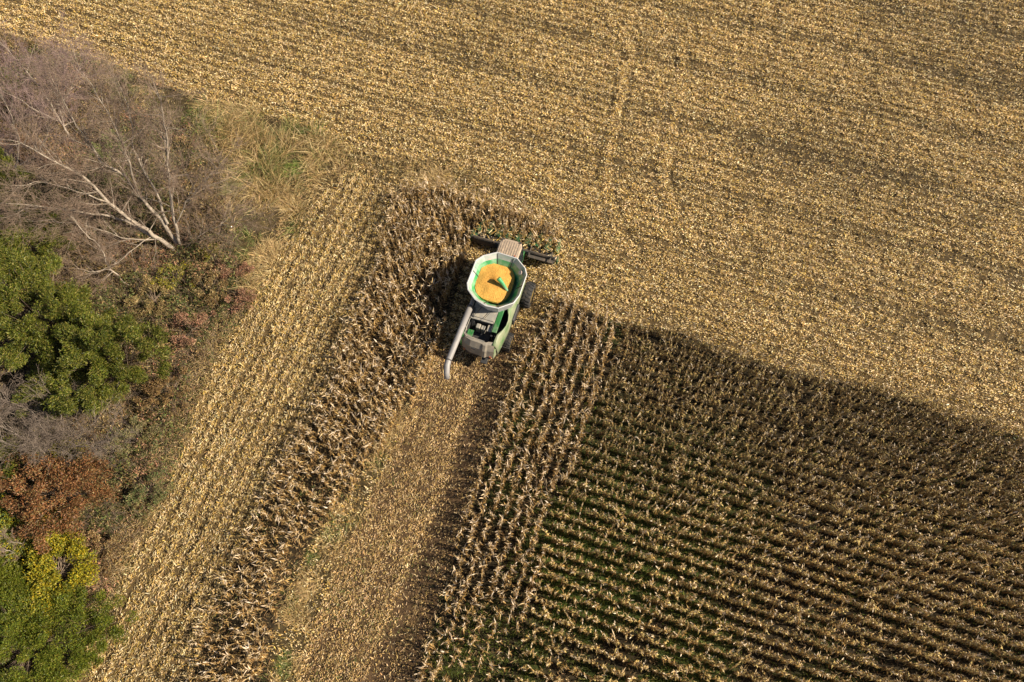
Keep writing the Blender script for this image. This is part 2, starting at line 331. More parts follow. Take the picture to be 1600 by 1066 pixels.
for k_ in range(len(PF)):
    V, Q, C = PF[k_]; idx = np.where((pid == k_) & ~big)[0]
    ca, sa = np.cos(rot[idx])[:, None], np.sin(rot[idx])[:, None]; s_ = sc[idx][:, None]
    vx = (V[None, :, 0]*ca-V[None, :, 1]*sa)*s_; vy = (V[None, :, 0]*sa+V[None, :, 1]*ca)*s_; vz = V[None, :, 2]*s_
    # lean as rotation-like shear then restore height
    l = np.hypot(lx[idx], ly[idx])[:, None]; co = 1/np.sqrt(1+l*l)
    W_ = np.stack([vx+lx[idx][:, None]*vz*co+cx[idx][:, None], vy+ly[idx][:, None]*vz*co+cy[idx][:, None], vz*co+cz[idx][:, None]-.02], -1)
    dim = np.where(kind[idx] == 2, 1.0, 1.)[:, None, None]*np.ones((1, 1, 3)); dim[:, 0, 2] *= np.where(kind[idx] == 2, .95, 1)
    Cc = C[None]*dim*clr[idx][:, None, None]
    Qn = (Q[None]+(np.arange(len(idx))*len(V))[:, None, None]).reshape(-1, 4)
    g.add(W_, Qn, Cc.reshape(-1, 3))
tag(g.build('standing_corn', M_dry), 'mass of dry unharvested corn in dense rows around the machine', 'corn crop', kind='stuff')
pm = []
for k_ in range(16):
    r_ = []
    for nm, gg in zip(('stalk', 'foliage', 'ear'), PROTO[k_ if k_ < 8 else NP_+k_-8]):
        V, Q, C = flat(gg); me = mesh_from(nm, V, Q, C); me.materials.append(M_dry); r_.append(me)
    pm.append(r_)
for q_, j in enumerate(np.where(big)[0]):
    e = empty('corn_plant', (cx[j], cy[j], cz[j]-.02), rot[j]); e.scale = (sc[j],)*3
    kq = int(kind[j]) if not (kind[j] == 0 and cx[j] > -3.2) else 3
    tag(e, ['dry corn plant with pale curled leaves in the left uncut block', 'dry corn plant with pale tips in the rows right of the cut lane', 'dry brown corn plant in the big uncut block at lower right', 'dry corn plant standing just ahead of the corn head'][kq], 'corn plant',
        ['corn plants of the left block', 'corn plants right of the lane', 'corn plants of the lower right block', 'corn plants ahead of the machine'][kq])
    for nm, me in zip(('stalk', 'foliage', 'ear'), pm[pid[j] % 8+(8 if kind[j] == 2 else 0)]):
        o = bpy.data.objects.new(nm, me); COL.objects.link(o); o.parent = e
print('corn', n)

# ------------------------------------------------------------------ weeds and grass (uncountable)
def grass(name, label, cat_, dens, mask, Lr, Wr, cols, p=None, up=1.2, lean=(0, 0), droop=.6, xr=(-56, 56), yr=(-5, 62), keep=None, hmod=None, m=None, prof=(1, .8, .15), jit=.15, cfun=None):
    x, y = scatter(dens, xr, yr); k = mask(x, y); x, y = x[k], y[k]
    if keep is not None: k = rng.random(len(x)) < keep(x, y); x, y = x[k], y[k]
    n = len(x); D = rvec(n, up); wa = 2*math.pi*fbm(x, y, 3.5, 90)*1.6
    D = unit(D+np.stack([lean[0]+.5*np.cos(wa), lean[1]+.5*np.sin(wa), np.full(n, .2)], 1)); D[:, 2] = np.abs(D[:, 2])
    B = np.stack([D[:, 0]*.5, D[:, 1]*.5, -droop*rng.random(n)], 1)
    L = rng.uniform(*Lr, n)
    if hmod is not None: L = L*hmod(x, y)
    col = pick(cols, n, jit, p) if cfun is None else cfun(x, y)
    g = Geo(); blades(g, np.stack([x, y, gh(x, y)-.02], 1), D, B, L, rng.uniform(*Wr, n), prof, col, unit(np.cross(D, rvec(n))))
    return tag(g.build(name, m or M_dry), label, cat_, kind='stuff')
DG = np.array([[.52, .37, .16], [.42, .29, .12], [.60, .45, .24], [.28, .19, .08]]); GG = np.array([[.11, .15, .03], [.08, .11, .02], [.16, .19, .05], [.24, .23, .08]])
def grasscol(x, y):
    n = len(x); f = sstep(.52, .66, fbm(x, y, 2.2, 120)+rng.normal(0, .05, n))
    k = rng.random(n) < f*.6+.10; c = pick(DG, n, .15); c[k] = pick(GG, k.sum(), .2); return c
grass('meadow_grass', 'tall tan and green grass tufts at the field corner', 'grass', 170, lambda x, y: inpoly(x, y, PGRASS), (.4, 1.0), (.015, .04), DG, xr=(-36, -8), yr=(22, 50), hmod=lambda x, y: .25+1.9*sstep(.35, .7, fbm(x, y, 1.9, 121)), keep=lambda x, y: .25+.75*sstep(.38, .5, fbm(x, y, 1.9, 121)), cfun=grasscol)
grass('corner_weeds', 'brown weedy fringe above the uncut corn block', 'weeds', 80, lambda x, y: inpoly(x, y, PTOP), (.3, .8), (.02, .045), [(.40, .27, .11), (.30, .20, .08), (.50, .37, .18), (.2, .15, .06)], xr=(-14, 3), yr=(30, 40))
grass('middle_weeds', 'tan grass and green weeds between corn block and cut lane', 'weeds', 130, lambda x, y: inpoly(x, y, PMID), (.2, .65), (.015, .035), DG, xr=(-17, -4), yr=(-5, 18),
      cfun=lambda x, y: np.where(((fbm(x, y, 1.6, 130) > .52) & (y < 13))[:, None] & (rng.random(len(x)) < .5)[:, None], pick(GG, len(x)), pick(DG, len(x))), hmod=lambda x, y: .3+1.4*sstep(.35, .7, vn(x, y, 1.1, 131)), keep=lambda x, y: .3+.7*sstep(.4, .55, vn(x, y, 1.1, 131)))
grass('lane_weeds', 'sparse green weeds in the lower part of the cut lane', 'weeds', 70, lambda x, y: inpoly(x, y, PLANE), (.1, .3), (.015, .04), GG, xr=(-17, 6), yr=(-5, 20), keep=lambda x, y: sstep(.45, .65, fbm(x, y, 1.8, 145))*sstep(17, 6, y)*sstep(-5.5, -9, to_pq(x, y)[0]))
grass('edge_grass', 'pale dry grass fringe along the edge of the woods', 'grass', 150, lambda x, y: inpoly(x, y, PVEG) & ~inpoly(x-1.5, y+.0, PVEG) | (inpoly(x, y, PVEG) & ~inpoly(x+1.6, y-.4, PVEG)), (.25, .7), (.02, .045), DG, xr=(-50, -8), yr=(-5, 56))
grass('row_weeds', 'low green weeds between the standing corn rows', 'weeds', 220, lambda x, y: inpoly(x, y, PC) | inpoly(x, y, PB), (.08, .32), (.02, .05), [(.11, .145, .02), (.08, .11, .015), (.17, .18, .03)], xr=(-10, 42), yr=(-5, 24), up=1.0, m=M_leaf,
      keep=lambda x, y: np.clip(1.1*sstep(.32, .50, fbm(x, y, 4, 50))*sstep(19, 5, y)*(.3+.7*sstep(26, 5, x))+.35*sstep(.56, .66, fbm(x, y, 2, 54)), 0, 1)*np.where(x > 18, .7, 1))
grass('block_weeds', 'green weeds under the left corn block', 'weeds', 60, lambda x, y: inpoly(x, y, PA), (.1, .35), (.02, .05), GG[:3], xr=(-24, -2), yr=(-5, 20), m=M_leaf, keep=lambda x, y: sstep(.5, .62, fbm(x, y, 2.5, 140))*sstep(18, 8, y))
# undergrowth: brown, reddish, green brush leaves in humps
BR = np.array([[.19, .11, .04], [.25, .16, .06], [.10, .06, .025], [.33, .24, .11], [.17, .14, .05]]); RD = np.array([[.34, .17, .10], [.28, .14, .08], [.38, .22, .12]])
def brushcol(x, y):
    n = len(x); c = pick(BR, n, .2); a = fbm(x, y, 4.5, 150)+rng.normal(0, .05, n); b = fbm(x, y, 3.6, 153)+rng.normal(0, .05, n)
    k = (a > .53) & (rng.random(n) < .6); c[k] = pick(np.array([[.09, .11, .025], [.13, .14, .04], [.06, .08, .02]]), k.sum(), .2)
    k = (b > .57) & (a < .60) & (rng.random(n) < .55); c[k] = pick(RD, k.sum(), .2); return c
def brush(dens):
    xr, yr = (-56, -10), (-6, 56); x, y = scatter(dens, xr, yr); k = inpoly(x, y, PVEG) & ~inpoly(x, y, PGRASS); x, y = x[k], y[k]; n = len(x)
    edge = inpoly(x+1.2, y, PVEG); hump = np.clip((.5*fbm(x, y, 2.0, 160)+.5*vn(x, y, .8, 170))*3.4-1.15, .03, 1.7)*np.where(edge, 1, .4)
    z = gh(x, y)+hump*np.sqrt(rng.random(n)); D = rvec(n, .5); B = rng.normal(0, .3, (n, 3))
    g = Geo(); blades(g, np.stack([x, y, z], 1), D, B, rng.uniform(.07, .2, n), rng.uniform(.03, .09, n), (.5, 1, .3), brushcol(x, y), unit(np.cross(D, rvec(n))))
    m_ = 42000; k = rng.choice(n, m_); P0 = np.stack([x[k], y[k], gh(x[k], y[k])-.05], 1); d = rvec(m_, 1.5); d[:, 2] = np.abs(d[:, 2])
    tubes(g, P0, P0+d*rng.uniform(.4, 1.5, m_)[:, None], np.full(m_, .008), np.full(m_, .004), pick(np.array([[.25, .18, .14], [.18, .12, .09], [.32, .23, .15]]), m_), 3)
    tag(g.build('undergrowth', M_dry), 'tangled brown and green brush covering the woods edge', 'undergrowth', kind='stuff')
brush(210)

# ------------------------------------------------------------------ trees and shrubs
def twigs(segs, p, d, r, L, depth, upb, rnd, spread=.75):
    """grow one branch as 4 bends, recurse"""
    nseg = 4; pts = [p]; cur = d.copy()
    for i_ in range(nseg):
        cur = unit(cur+rnd.normal(0, .16, 3)+np.array([0, 0, upb])); pn = pts[-1]+cur*L/nseg
        ra = r*(1-.75*i_/nseg); rb = r*(1-.75*(i_+1)/nseg); segs.append((pts[-1], pn, ra, rb, depth)); pts.append(pn)
        if depth > 0 and i_ > 0 or (depth > 0 and L > 1.2):
            for _ in range(2 if depth > 1 else 3):
                dd = unit(cur+rnd.normal(0, spread, 3)); twigs(segs, pn, dd, max(rb*.6, .006), L*rnd.uniform(.4, .65), depth-1, upb, rnd, spread)
def bare_tree(name, label, cat_, base, limbs, seed, tw=(1.7, 2), bark=(.33, .27, .21), twc=(.25, .175, .125), group=None, every=.35, frm=.2):
    """limbs: list of (points[(x,y,z)], r0, r1)"""
    rnd = np.random.default_rng(seed); root = empty(name, base); tag(root, label, cat_, group); b = np.array(base)
    g = Geo(); segs = []
    for pts, r0, r1 in limbs:
        pts = [np.array(p_, float)-b for p_ in pts]
        # refine with wobble
        fine = [pts[0]]
        for a_, c_ in zip(pts[:-1], pts[1:]):
            for t_ in (.33, .66, 1): fine.append(a_*(1-t_)+c_*t_+(rnd.normal(0, .05, 3) if t_ < 1 else 0))
        m_ = len(fine)-1; rad = [r0+(r1-r0)*(i_/m_)**.8 for i_ in range(m_+1)]
        tubes(g, fine[:-1], fine[1:], rad[:-1], [r_*1.02 for r_ in rad[1:]], np.array(bark), 7)
        tot = 0.
        for i_ in range(int(m_*frm), m_):
            d = unit(fine[i_+1]-fine[i_]); L = np.linalg.norm(fine[i_+1]-fine[i_]); tot += L
            while tot > every:
                tot -= every; p = fine[i_]+(fine[i_+1]-fine[i_])*rnd.random(); dd = unit(d+rnd.normal(0, .65, 3)+np.array([0, 0, .15]))
                twigs(segs, p, dd, (min(.045, rad[i_]*.55+.008)), tw[0]*rnd.uniform(.6, 1.5), tw[1], .05, rnd, .55)
        twigs(segs, fine[-1], unit(fine[-1]-fine[-2]), r1, tw[0], tw[1], .03, rnd, .55)
    g.build('trunk', M_bark, root)
    g = Geo(); P0 = np.array([s_[0] for s_ in segs]); P1 = np.array([s_[1] for s_ in segs]); R0 = np.array([max(s_[2], .0055) for s_ in segs]); R1 = np.array([max(s_[3], .0045) for s_ in segs])
    dep = np.array([s_[4] for s_ in segs])[:, None]; cc = np.where(dep >= tw[1], np.array(bark)*.9, np.array(twc))*rnd.uniform(.75, 1.2, (len(segs), 1))
    tubes(g, P0, P1, R0, R1, cc, 3); g.build('twigs', M_bark, root); return root
def L_(pts): return [(*at(a, b, z_), z_) for a, b, z_ in pts]
b0 = (*at(280, 392), 0.)
bare_tree('bare_tree', 'large leafless tree with many pale limbs fanning out above brush', 'tree', b0, [
    (L_([(282, 396, 0), (252, 375, 1.2), (215, 351, 2.8), (169, 316, 4.8), (130, 276, 6.8), (90, 255, 8.5), (32, 223, 10.5)]), .20, .03),
    (L_([(244, 372, 1.4), (197, 345, 2.6), (157, 335, 3.8), (110, 329, 5), (70, 324, 6), (10, 318, 7.5)]), .12, .025),
    (L_([(281, 388, 0), (252, 343, 2.2), (220, 308, 4), (197, 276, 5.5), (157, 253, 6.8), (134, 217, 8.5), (114, 186, 10), (92, 145, 12)]), .16, .025),
    (L_([(216, 303, 4.2), (203, 255, 7), (184, 210, 9), (165, 170, 11), (130, 115, 13)]), .08, .02),
    (L_([(286, 392, 0), (271, 340, 2.5), (264, 290, 4.8), (262, 240, 7), (259, 205, 9), (252, 165, 11), (244, 140, 12)]), .13, .025),
    (L_([(262, 350, 2.0), (244, 300, 4), (226, 270, 5.5), (209, 235, 7), (207, 195, 9), (190, 140, 11)]), .10, .02),
    (L_([(276, 348, 2.2), (290, 315, 4), (320, 285, 5.5), (350, 250, 7)]), .06, .015),
    (L_([(284, 392, 0.2), (310, 370, 1.6), (345, 352, 2.8), (372, 345, 3.6)]), .05, .012),
    (L_([(244, 374, 1.4), (190, 372, 2), (120, 348, 4), (50, 346, 5)]), .05, .015),
    (L_([(240, 368, 1.6), (215, 385, 1.6), (185, 410, 1.6), (150, 425, 2)]), .04, .012),
    (L_([(169, 316, 4.8), (120, 300, 6.3), (70, 285, 7.5), (20, 290, 8.6)]), .06, .015)], 3, tw=(1.9, 2))
bare_tree('bare_tree', 'slim leafless sapling leaning left below the large bare tree', 'tree', (*at(203, 447), 0.),
    [(L_([(203, 447, 0), (173, 422, 1.5), (153, 382, 3), (134, 366, 4), (105, 330, 5.5)]), .07, .015), (L_([(173, 422, 1.5), (150, 425, 2), (120, 420, 3)]), .03, .01)], 5, tw=(1.2, 2))
bare_tree('bare_tree', 'purplish leafless tree at upper left beside the stubble field', 'tree', (*at(120, 225), 0.),
    [(L_([(120, 225, 0), (95, 190, 2), (70, 150, 4), (40, 110, 6), (10, 75, 8)]), .11, .02), (L_([(100, 198, 1.6), (90, 160, 3.5), (85, 115, 5.5), (95, 75, 7)]), .07, .015),
     (L_([(95, 190, 2), (60, 175, 3.4), (20, 150, 5), (-20, 130, 6.5)]), .08, .015), (L_([(85, 172, 2.8), (110, 140, 4.5), (125, 105, 6)]), .05, .012)], 8, tw=(1.9, 2), twc=(.27, .18, .17))
bare_tree('bare_tree', 'leafless tree cut off by the left edge above the russet brush', 'tree', (*at(40, 290), 0.),
    [(L_([(40, 290, 0), (10, 240, 2.5), (-30, 200, 5), (-60, 150, 7)]), .10, .02), (L_([(25, 262, 1.6), (30, 215, 3.5), (10, 165, 6), (-5, 130, 8)]), .06, .015), (L_([(25, 262, 1.6), (60, 240, 2.5), (75, 205, 4)]), .05, .012)], 9, tw=(1.8, 2), twc=(.28, .19, .17))
bare_tree('bare_tree', 'bushy grey leafless thicket between evergreen and russet tree', 'tree', (*at(85, 725), 0.),
    [(L_([(85, 725, 0), (60+dx*.3, 690, 1.3), (45+dx, 668+dy, 2.6), (15+dx*1.7, 642+dy*1.4, 3.5)]), .06, .012) for dx, dy in ((-40, 0), (-10, -15), (20, 0), (50, -5), (80, 10), (95, 30), (70, 45), (-20, 30), (25, 40), (-50, 20))], 12, tw=(1.5, 2), bark=(.26, .21, .17), twc=(.21, .16, .125), every=.42, frm=.3)
bare_tree('bare_tree', 'small pale leafless sapling among the yellow shrubs', 'tree', (*at(45, 872), 0.),
    [(L_([(45, 872, 0), (30, 866, 1.5), (5, 862, 2.6), (-25, 858, 3.5)]), .04, .012), (L_([(40, 870, .4), (35, 850, 2), (15, 845, 3)]), .025, .01)], 14, tw=(.9, 2))

def crown(g, ctr, rad, nl, per, lr, leaf, cols, p=None, up=.6, flat_=.8, seed=0, plume=0.):
    """leaf clumps over an ellipsoid shell; each clump scatters small leaf blades"""
    r = np.random.default_rng(seed); v = unit(r.normal(size=(nl, 3))+[0, 0, .35]); v[:, 2] = np.where(v[:, 2] < -.25, -v[:, 2], v[:, 2])
    rr = r.uniform(.62, 1.05, (nl, 1))*(1+.22*np.sin(3*np.arctan2(v[:, 1:2], v[:, :1])+seed)); C = np.array(ctr)+v*np.array(rad)*rr
    cl = r.uniform(*lr, nl); tone = r.uniform(.78, 1.18, nl)
    idx = np.repeat(np.arange(nl), per); n = len(idx); o = unit(r.normal(size=(n, 3))); rad_ = r.random((n, 1))**.4
    out = unit(v[idx]+[0, 0, up]); P = C[idx]+o*rad_*cl[idx][:, None]*[1, 1, flat_]+out*plume*cl[idx][:, None]*r.uniform(-1, 1, (n, 1))
    D = unit(out+r.normal(0, .55, (n, 3))); B = r.normal(0, .2, (n, 3)); B[:, 2] -= .2
    col = pick(cols, n, .16, p)*tone[idx][:, None]
    blades(g, P, D, B, r.uniform(leaf[0], leaf[1], n), r.uniform(leaf[2], leaf[3], n), (.5, 1, .25), col, unit(np.cross(D, r.normal(size=(n, 3)))))
    return C
def leafy(name, label, cat_, px, py, zc, rad, nl, per, lr, leaf, cols, p=None, seed=0, mat_=None, group=None, **kw):
    X0, Y0 = at(px, py, zc); root = empty(name, (X0, Y0, 0)); tag(root, label, cat_, group)
    g = Geo(); C = crown(g, (0, 0, zc), rad, nl, per, lr, leaf, cols, p, seed=seed, **kw); g.build('crown', mat_ or M_leaf, root)
    g = Geo(); m_ = len(C); top = max(zc*.5, .2)
    tubes(g, [[0, 0, -.1], [0, 0, top]], [[0, 0, top], [0, 0, zc+rad[2]*.4]], [.05*zc**.5+.03, .04*zc**.5+.02], [.04*zc**.5+.02, .02], np.array([.16, .11, .07]), 6)
    st = np.stack([np.zeros(m_), np.zeros(m_), np.random.default_rng(seed).uniform(.15, 1., m_)*zc], 1); tubes(g, st, C, np.full(m_, .03), np.full(m_, .01), np.array([.18, .13, .09]), 3)
    g.build('trunk', M_bark, root); return root
EV = [(.108, .128, .013), (.078, .098, .012), (.165, .17, .022), (.23, .20, .045), (.038, .052, .009)]
ev = dict(leaf=(.08, .20, .025, .055), cols=EV, plume=.6)
leafy('evergreen_tree', 'bushy green conifer beside the reddish brush, nearest the field', 'evergreen tree', 170, 560, 3.6, (3.3, 3.6, 3.0), 120, 620, (.28, .58), seed=1, **ev)
leafy('evergreen_tree', 'wide green conifer left of the conifer nearest the field', 'evergreen tree', 62, 500, 4.2, (4.0, 3.8, 3.4), 150, 620, (.30, .60), seed=2, **ev)
leafy('evergreen_tree', 'low green conifer spreading just above the grey thicket', 'evergreen tree', 115, 600, 2.4, (3.0, 2.3, 1.9), 70, 560, (.28, .55), seed=21, **ev)
leafy('evergreen_tree', 'shaded green conifer beneath the lowest long bare limb', 'evergreen tree', 65, 385, 2.6, (2.9, 2.2, 2.0), 60, 520, (.28, .55), seed=22, **ev)
leafy('evergreen_tree', 'green conifer at the left edge under the bare limbs', 'evergreen tree', -15, 430, 4.2, (3.2, 3.2, 3.2), 95, 560, (.3, .6), seed=3, **ev)
leafy('evergreen_tree', 'dark conifer at left edge partly hidden by leafless branches', 'evergreen tree', 5, 305, 3.5, (2.7, 2.6, 2.8), 65, 500, (.3, .6), seed=4, **ev)
leafy('evergreen_tree', 'small dark conifer in shade beside the russet tree', 'evergreen tree', -5, 735, 1.8, (2.0, 1.8, 1.5), 34, 300, (.35, .6), seed=5, **ev)
RU = [(.25, .105, .04), (.19, .08, .03), (.32, .16, .065), (.11, .055, .022), (.22, .155, .06)]
leafy('russet_tree', 'rounded tree covered in rusty red-brown leaves', 'tree', 92, 772, 2.2, (3.5, 2.7, 1.7), 110, 230, (.30, .62), (.07, .15, .04, .08), RU, seed=6)
YE = [(.38, .30, .02), (.30, .26, .025), (.22, .22, .02), (.46, .35, .02), (.12, .14, .015)]
leafy('yellow_shrub', 'bright yellow shrub beside the bottom-left green bush', 'shrub', 92, 900, 1.5, (1.8, 3.0, .9), 115, 200, (.3, .55), (.07, .14, .05, .09), YE, seed=7, group='yellow shrubs')
leafy('yellow_shrub', 'yellow-green shrub at left edge under the russet tree', 'shrub', 28, 828, 1.4, (2.9, 1.8, .8), 95, 200, (.3, .55), (.07, .14, .05, .09), YE[1:]+[(.16, .22, .05)]*2, seed=8, group='yellow shrubs')
leafy('yellow_shrub', 'small yellow shrub above the russet tree', 'shrub', 105, 708, .9, (1.4, .9, .7), 18, 170, (.25, .45), (.07, .14, .05, .09), YE, seed=9, group='yellow shrubs')
leafy('yellow_shrub', 'yellow-green shrub just below the base of the large bare tree', 'shrub', 272, 430, .8, (1.5, 1.3, .7), 24, 90, (.2, .42), (.06, .12, .03, .06), YE[1:]+[(.25, .2, .08)]*3, seed=10, group='yellow shrubs')
leafy('yellow_shrub', 'tiny yellow shrub touching the grey thicket on its left side', 'shrub', 35, 690, .8, (1.2, .7, .6), 13, 140, (.25, .4), (.07, .13, .04, .08), YE, seed=11, group='yellow shrubs')
leafy('yellow_shrub', 'tiny lime shrub right of the large bare tree base', 'shrub', 331, 394, .6, (.5, .5, .5), 7, 120, (.2, .35), (.06, .12, .04, .07), YE[1:3], seed=12, group='yellow shrubs')
leafy('green_bush', 'large mossy green bush filling the bottom left corner', 'bush', 45, 1010, 1.6, (5.0, 4.0, 1.1), 330, 330, (.28, .56), (.06, .15, .025, .05), [(.105, .14, .012), (.075, .10, .010), (.145, .165, .016), (.21, .20, .025)], seed=13, plume=.3)
leafy('green_bush', 'smaller green bush below the yellow shrub', 'bush', 5, 920, 1.4, (2.4, 1.6, 1.1), 60, 380, (.3, .55), (.06, .15, .025, .05), [(.13, .155, .012), (.10, .12, .010), (.19, .19, .022)], seed=14)
RS = [(.29, .13, .08), (.24, .12, .075), (.34, .20, .12), (.22, .13, .07), (.17, .10, .05)]
for i_, (a, b, r_, lab, cc) in enumerate([
    (378, 470, .9, 'reddish shrub by field edge beside a dark hollow', RS), (300, 515, 1.3, 'wine-red shrub right of the nearest conifer', RS), (365, 425, .9, 'dull red shrub at the brush edge under the bare tree', RS),
    (330, 455, 1.2, 'brown shrub with shade beneath it right of the yellow one', BR), (240, 470, 1.3, 'straw coloured twiggy shrub above the nearest conifer', BR[[1, 3, 4]]), (265, 610, 1.3, 'dark brown shrub right of the conifers', BR[:3]),
    (215, 690, 1.4, 'olive brown shrub between thicket and field', [(.14, .14, .05), (.2, .15, .07)]), (232, 765, 1.2, 'green and brown shrub right of the russet tree', [(.10, .13, .04), (.18, .14, .06)]),
    (160, 860, 1.2, 'brown shrub right of the bright yellow shrub', BR[:4]), (60, 350, 1.6, 'rusty shrub under the spreading left limb', [(.30, .15, .07), (.24, .14, .08)]), (30, 235, 1.6, 'orange-brown shrub under the edge tree', [(.32, .18, .08), (.24, .14, .08)]),
    (170, 235, 1.2, 'olive green shrub seen through the bare limbs', [(.13, .17, .04), (.2, .2, .07)]), (190, 140, 1.3, 'olive shrub at the top edge of the woods', [(.13, .14, .05), (.25, .2, .09)])]):
    leafy('shrub', lab, 'shrub', a, b, r_*.55, (r_*1.3, r_*1.2, r_*.6), int(20*r_), 130, (.2, .42), (.06, .15, .03, .06), cc, seed=30+i_, mat_=M_dry)
def tuft(lab, px, py, R, hgt, cols, seed):
    r = np.random.default_rng(seed); X0, Y0 = at(px, py); root = Geo(); n = int(900*R*R+200); a = r.uniform(0, 6.283, n); q = np.sqrt(r.random(n))*R*(1+.25*np.sin(2*a+seed))
    D = np.stack([np.cos(a)*q/R*.35-.3, np.sin(a)*q/R*.35+.25, np.full(n, 1.)], 1)+r.normal(0, .38, (n, 3)); D = unit(D); B = np.stack([D[:, 0]*.6, D[:, 1]*.6, -.7*r.random(n)], 1)
    P = np.stack([np.cos(a)*q, np.sin(a)*q, np.full(n, -.02)], 1); blades(root, P, D, B, r.uniform(.4, .9, n)*hgt, r.uniform(.015, .035, n), (1, .8, .15), pick(cols, n), unit(np.cross(D, r.normal(size=(n, 3)))))
    o = root.build('grass_clump', M_dry); o.location = (X0, Y0, float(gh(np.array([X0]), np.array([Y0]))[0])); tag(o, lab, 'grass clump', 'grass clumps'); return o
tuft('round tan grass clump in the gap near the top of the cut lane', 536, 800, .5, .6, DG, 1)
tuft('broad tan grass clump by the bottom of the left corn block', 462, 962, .7, .6, DG, 2)
tuft('tan grass clump just above the broad one at lower middle', 478, 925, .45, .55, DG, 3)
tuft('small green weed clump beside the left corn block', 490, 870, .45, .4, GG, 4)
tuft('bright green weed clump at the bottom of the gap strip', 446, 1040, .6, .5, GG, 5)
tuft('green grass clump in the tan meadow at the field corner', 428, 240, .8, .8, GG, 6)
tuft('lime grass clump right of the greener one in the meadow', 462, 268, .7, .7, [(.2, .26, .05), (.16, .22, .04)], 7)
for q_, (a, b, l) in enumerate([(385, 210, 'tan grass clump nearest the top of the meadow'), (405, 300, 'tan grass clump in the middle of the meadow above the dark hollow'), (450, 320, 'tan grass clump at the right side of the meadow'),
        (420, 400, 'tan grass clump at the narrow foot of the meadow'), (500, 235, 'tan grass clump at the meadow corner by the stubble'), (372, 290, 'olive tan clump where the meadow meets the bare tree'), (680, 285, 'brown grass clump above the uncut corn block')]):
    tuft(l, a, b, .9, 1.0, DG if q_ != 5 else [(.3, .26, .1), (.2, .2, .07)], 20+q_)

# ------------------------------------------------------------------ combine harvester
HD = math.radians(17.5); root = empty('combine_harvester', (-1.0, 24.1, 0), -HD)
tag(root, 'green combine harvester cutting corn with open tank and long unloading tube', 'combine harvester')
def jd(name, c_, **k): return mat(name, c_, **k)
GREEN = mat('green_paint', (.022, .13, .032), rough=.35, dirt=((.42, .38, .30), .50, .78, .45), nscale=2.2, coat=.3)
HEADG = mat('head_green', (.014, .075, .026), rough=.55, dirt=((.22, .16, .08), .45, .7, .7), nscale=3)
HEADF = mat('head_frame_dusty', (.06, .05, .04), rough=.8, dirt=((.2, .14, .09), .45, .75, .6), nscale=3)
GREENIN = mat('tank_green', (.05, .30, .10), rough=.32, dirt=((.55, .62, .50), .42, .80, .65), nscale=1.6)
SIDE = mat('dusty_green', (.09, .18, .06), rough=.55, dirt=((.29, .28, .19), .28, .58, .75), nscale=1.3)
GREY = mat('dusty_grey', (.25, .235, .205), rough=.6, dirt=((.50, .42, .30), .45, .7, .6), nscale=3)
RIM = mat('rim_grey', (.52, .51, .50), rough=.5, noise=.08, nscale=3)
ROOF = mat('roof_dusty', (.34, .26, .19), rough=.75, noise=.2, nscale=5, dirt=((.5, .38, .24), .5, .7, .5))
HOOD = mat('hood_grey', (.215, .19, .155), rough=.55, dirt=((.42, .34, .24), .45, .7, .6), nscale=2)
DARK = mat('dark_steel', (.03, .03, .032), rough=.6, dirt=((.2, .15, .1), .5, .8, .4), nscale=5)
RUB = mat('tyre_rubber', (.022, .021, .021), rough=.85, dirt=((.12, .09, .065), .5, .75, .6), nscale=4, bump=.4)
TUBE = mat('auger_paint', (.25, .232, .222), rough=.5, noise=.10, nscale=2, dirt=((.4, .34, .3), .55, .8, .4))
YEL = mat('rim_yellow', (.22, .15, .03), rough=.6, dirt=((.14, .10, .07), .40, .6, .8))
GLASS = mat('cab_glass', (.02, .03, .035), rough=.08, spec=.8)
GRAIN = mat('corn_kernels', (.56, .315, .062), rough=.8, noise=.30, nscale=22, dirt=((.44, .21, .03), .5, .75, .5), bump=.8)
RED = mat('reflector', (.35, .1, .05), rough=.4)
def part(name, V, F, m, parent=root, bevel=0., smooth=False, solid=0.):
    me = bpy.data.meshes.new(name); me.from_pydata([tuple(v) for v in V], [], [tuple(f) for f in F]); me.update(); me.materials.append(m)
    if smooth:
        for f in me.polygons: f.use_smooth = True
    o = bpy.data.objects.new(name, me); COL.objects.link(o); o.parent = parent
    if solid: md = o.modifiers.new('s', 'SOLIDIFY'); md.thickness = solid; md.offset = 0
    if bevel: md = o.modifiers.new('b', 'BEVEL'); md.width = bevel; md.segments = 2; md.limit_method = 'ANGLE'
    return o
def box(x0, x1, y0, y1, z0, z1): return ([(x0, y0, z0), (x1, y0, z0), (x1, y1, z0), (x0, y1, z0), (x0, y0, z1), (x1, y0, z1), (x1, y1, z1), (x0, y1, z1)], [(3, 2, 1, 0), (4, 5, 6, 7), (0, 1, 5, 4), (1, 2, 6, 5), (2, 3, 7, 6), (3, 0, 4, 7)])
def join(*vf):
    V = []; F = []
    for v, f in vf: F += [tuple(i+len(V) for i in ff) for ff in f]; V += list(v)
    return V, F
def loft(rings, cap0=True, cap1=True, closed=True):
    m_ = len(rings[0]); V = [p for r_ in rings for p in r_]; F = []
    for k_ in range(len(rings)-1):
        for j in range(m_ if closed else m_-1): j2 = (j+1) % m_; F.append((k_*m_+j, k_*m_+j2, (k_+1)*m_+j2, (k_+1)*m_+j))
    if cap0: F.append(tuple(range(m_))[::-1])
    if cap1: F.append(tuple((len(rings)-1)*m_+j for j in range(m_)))
    return V, F
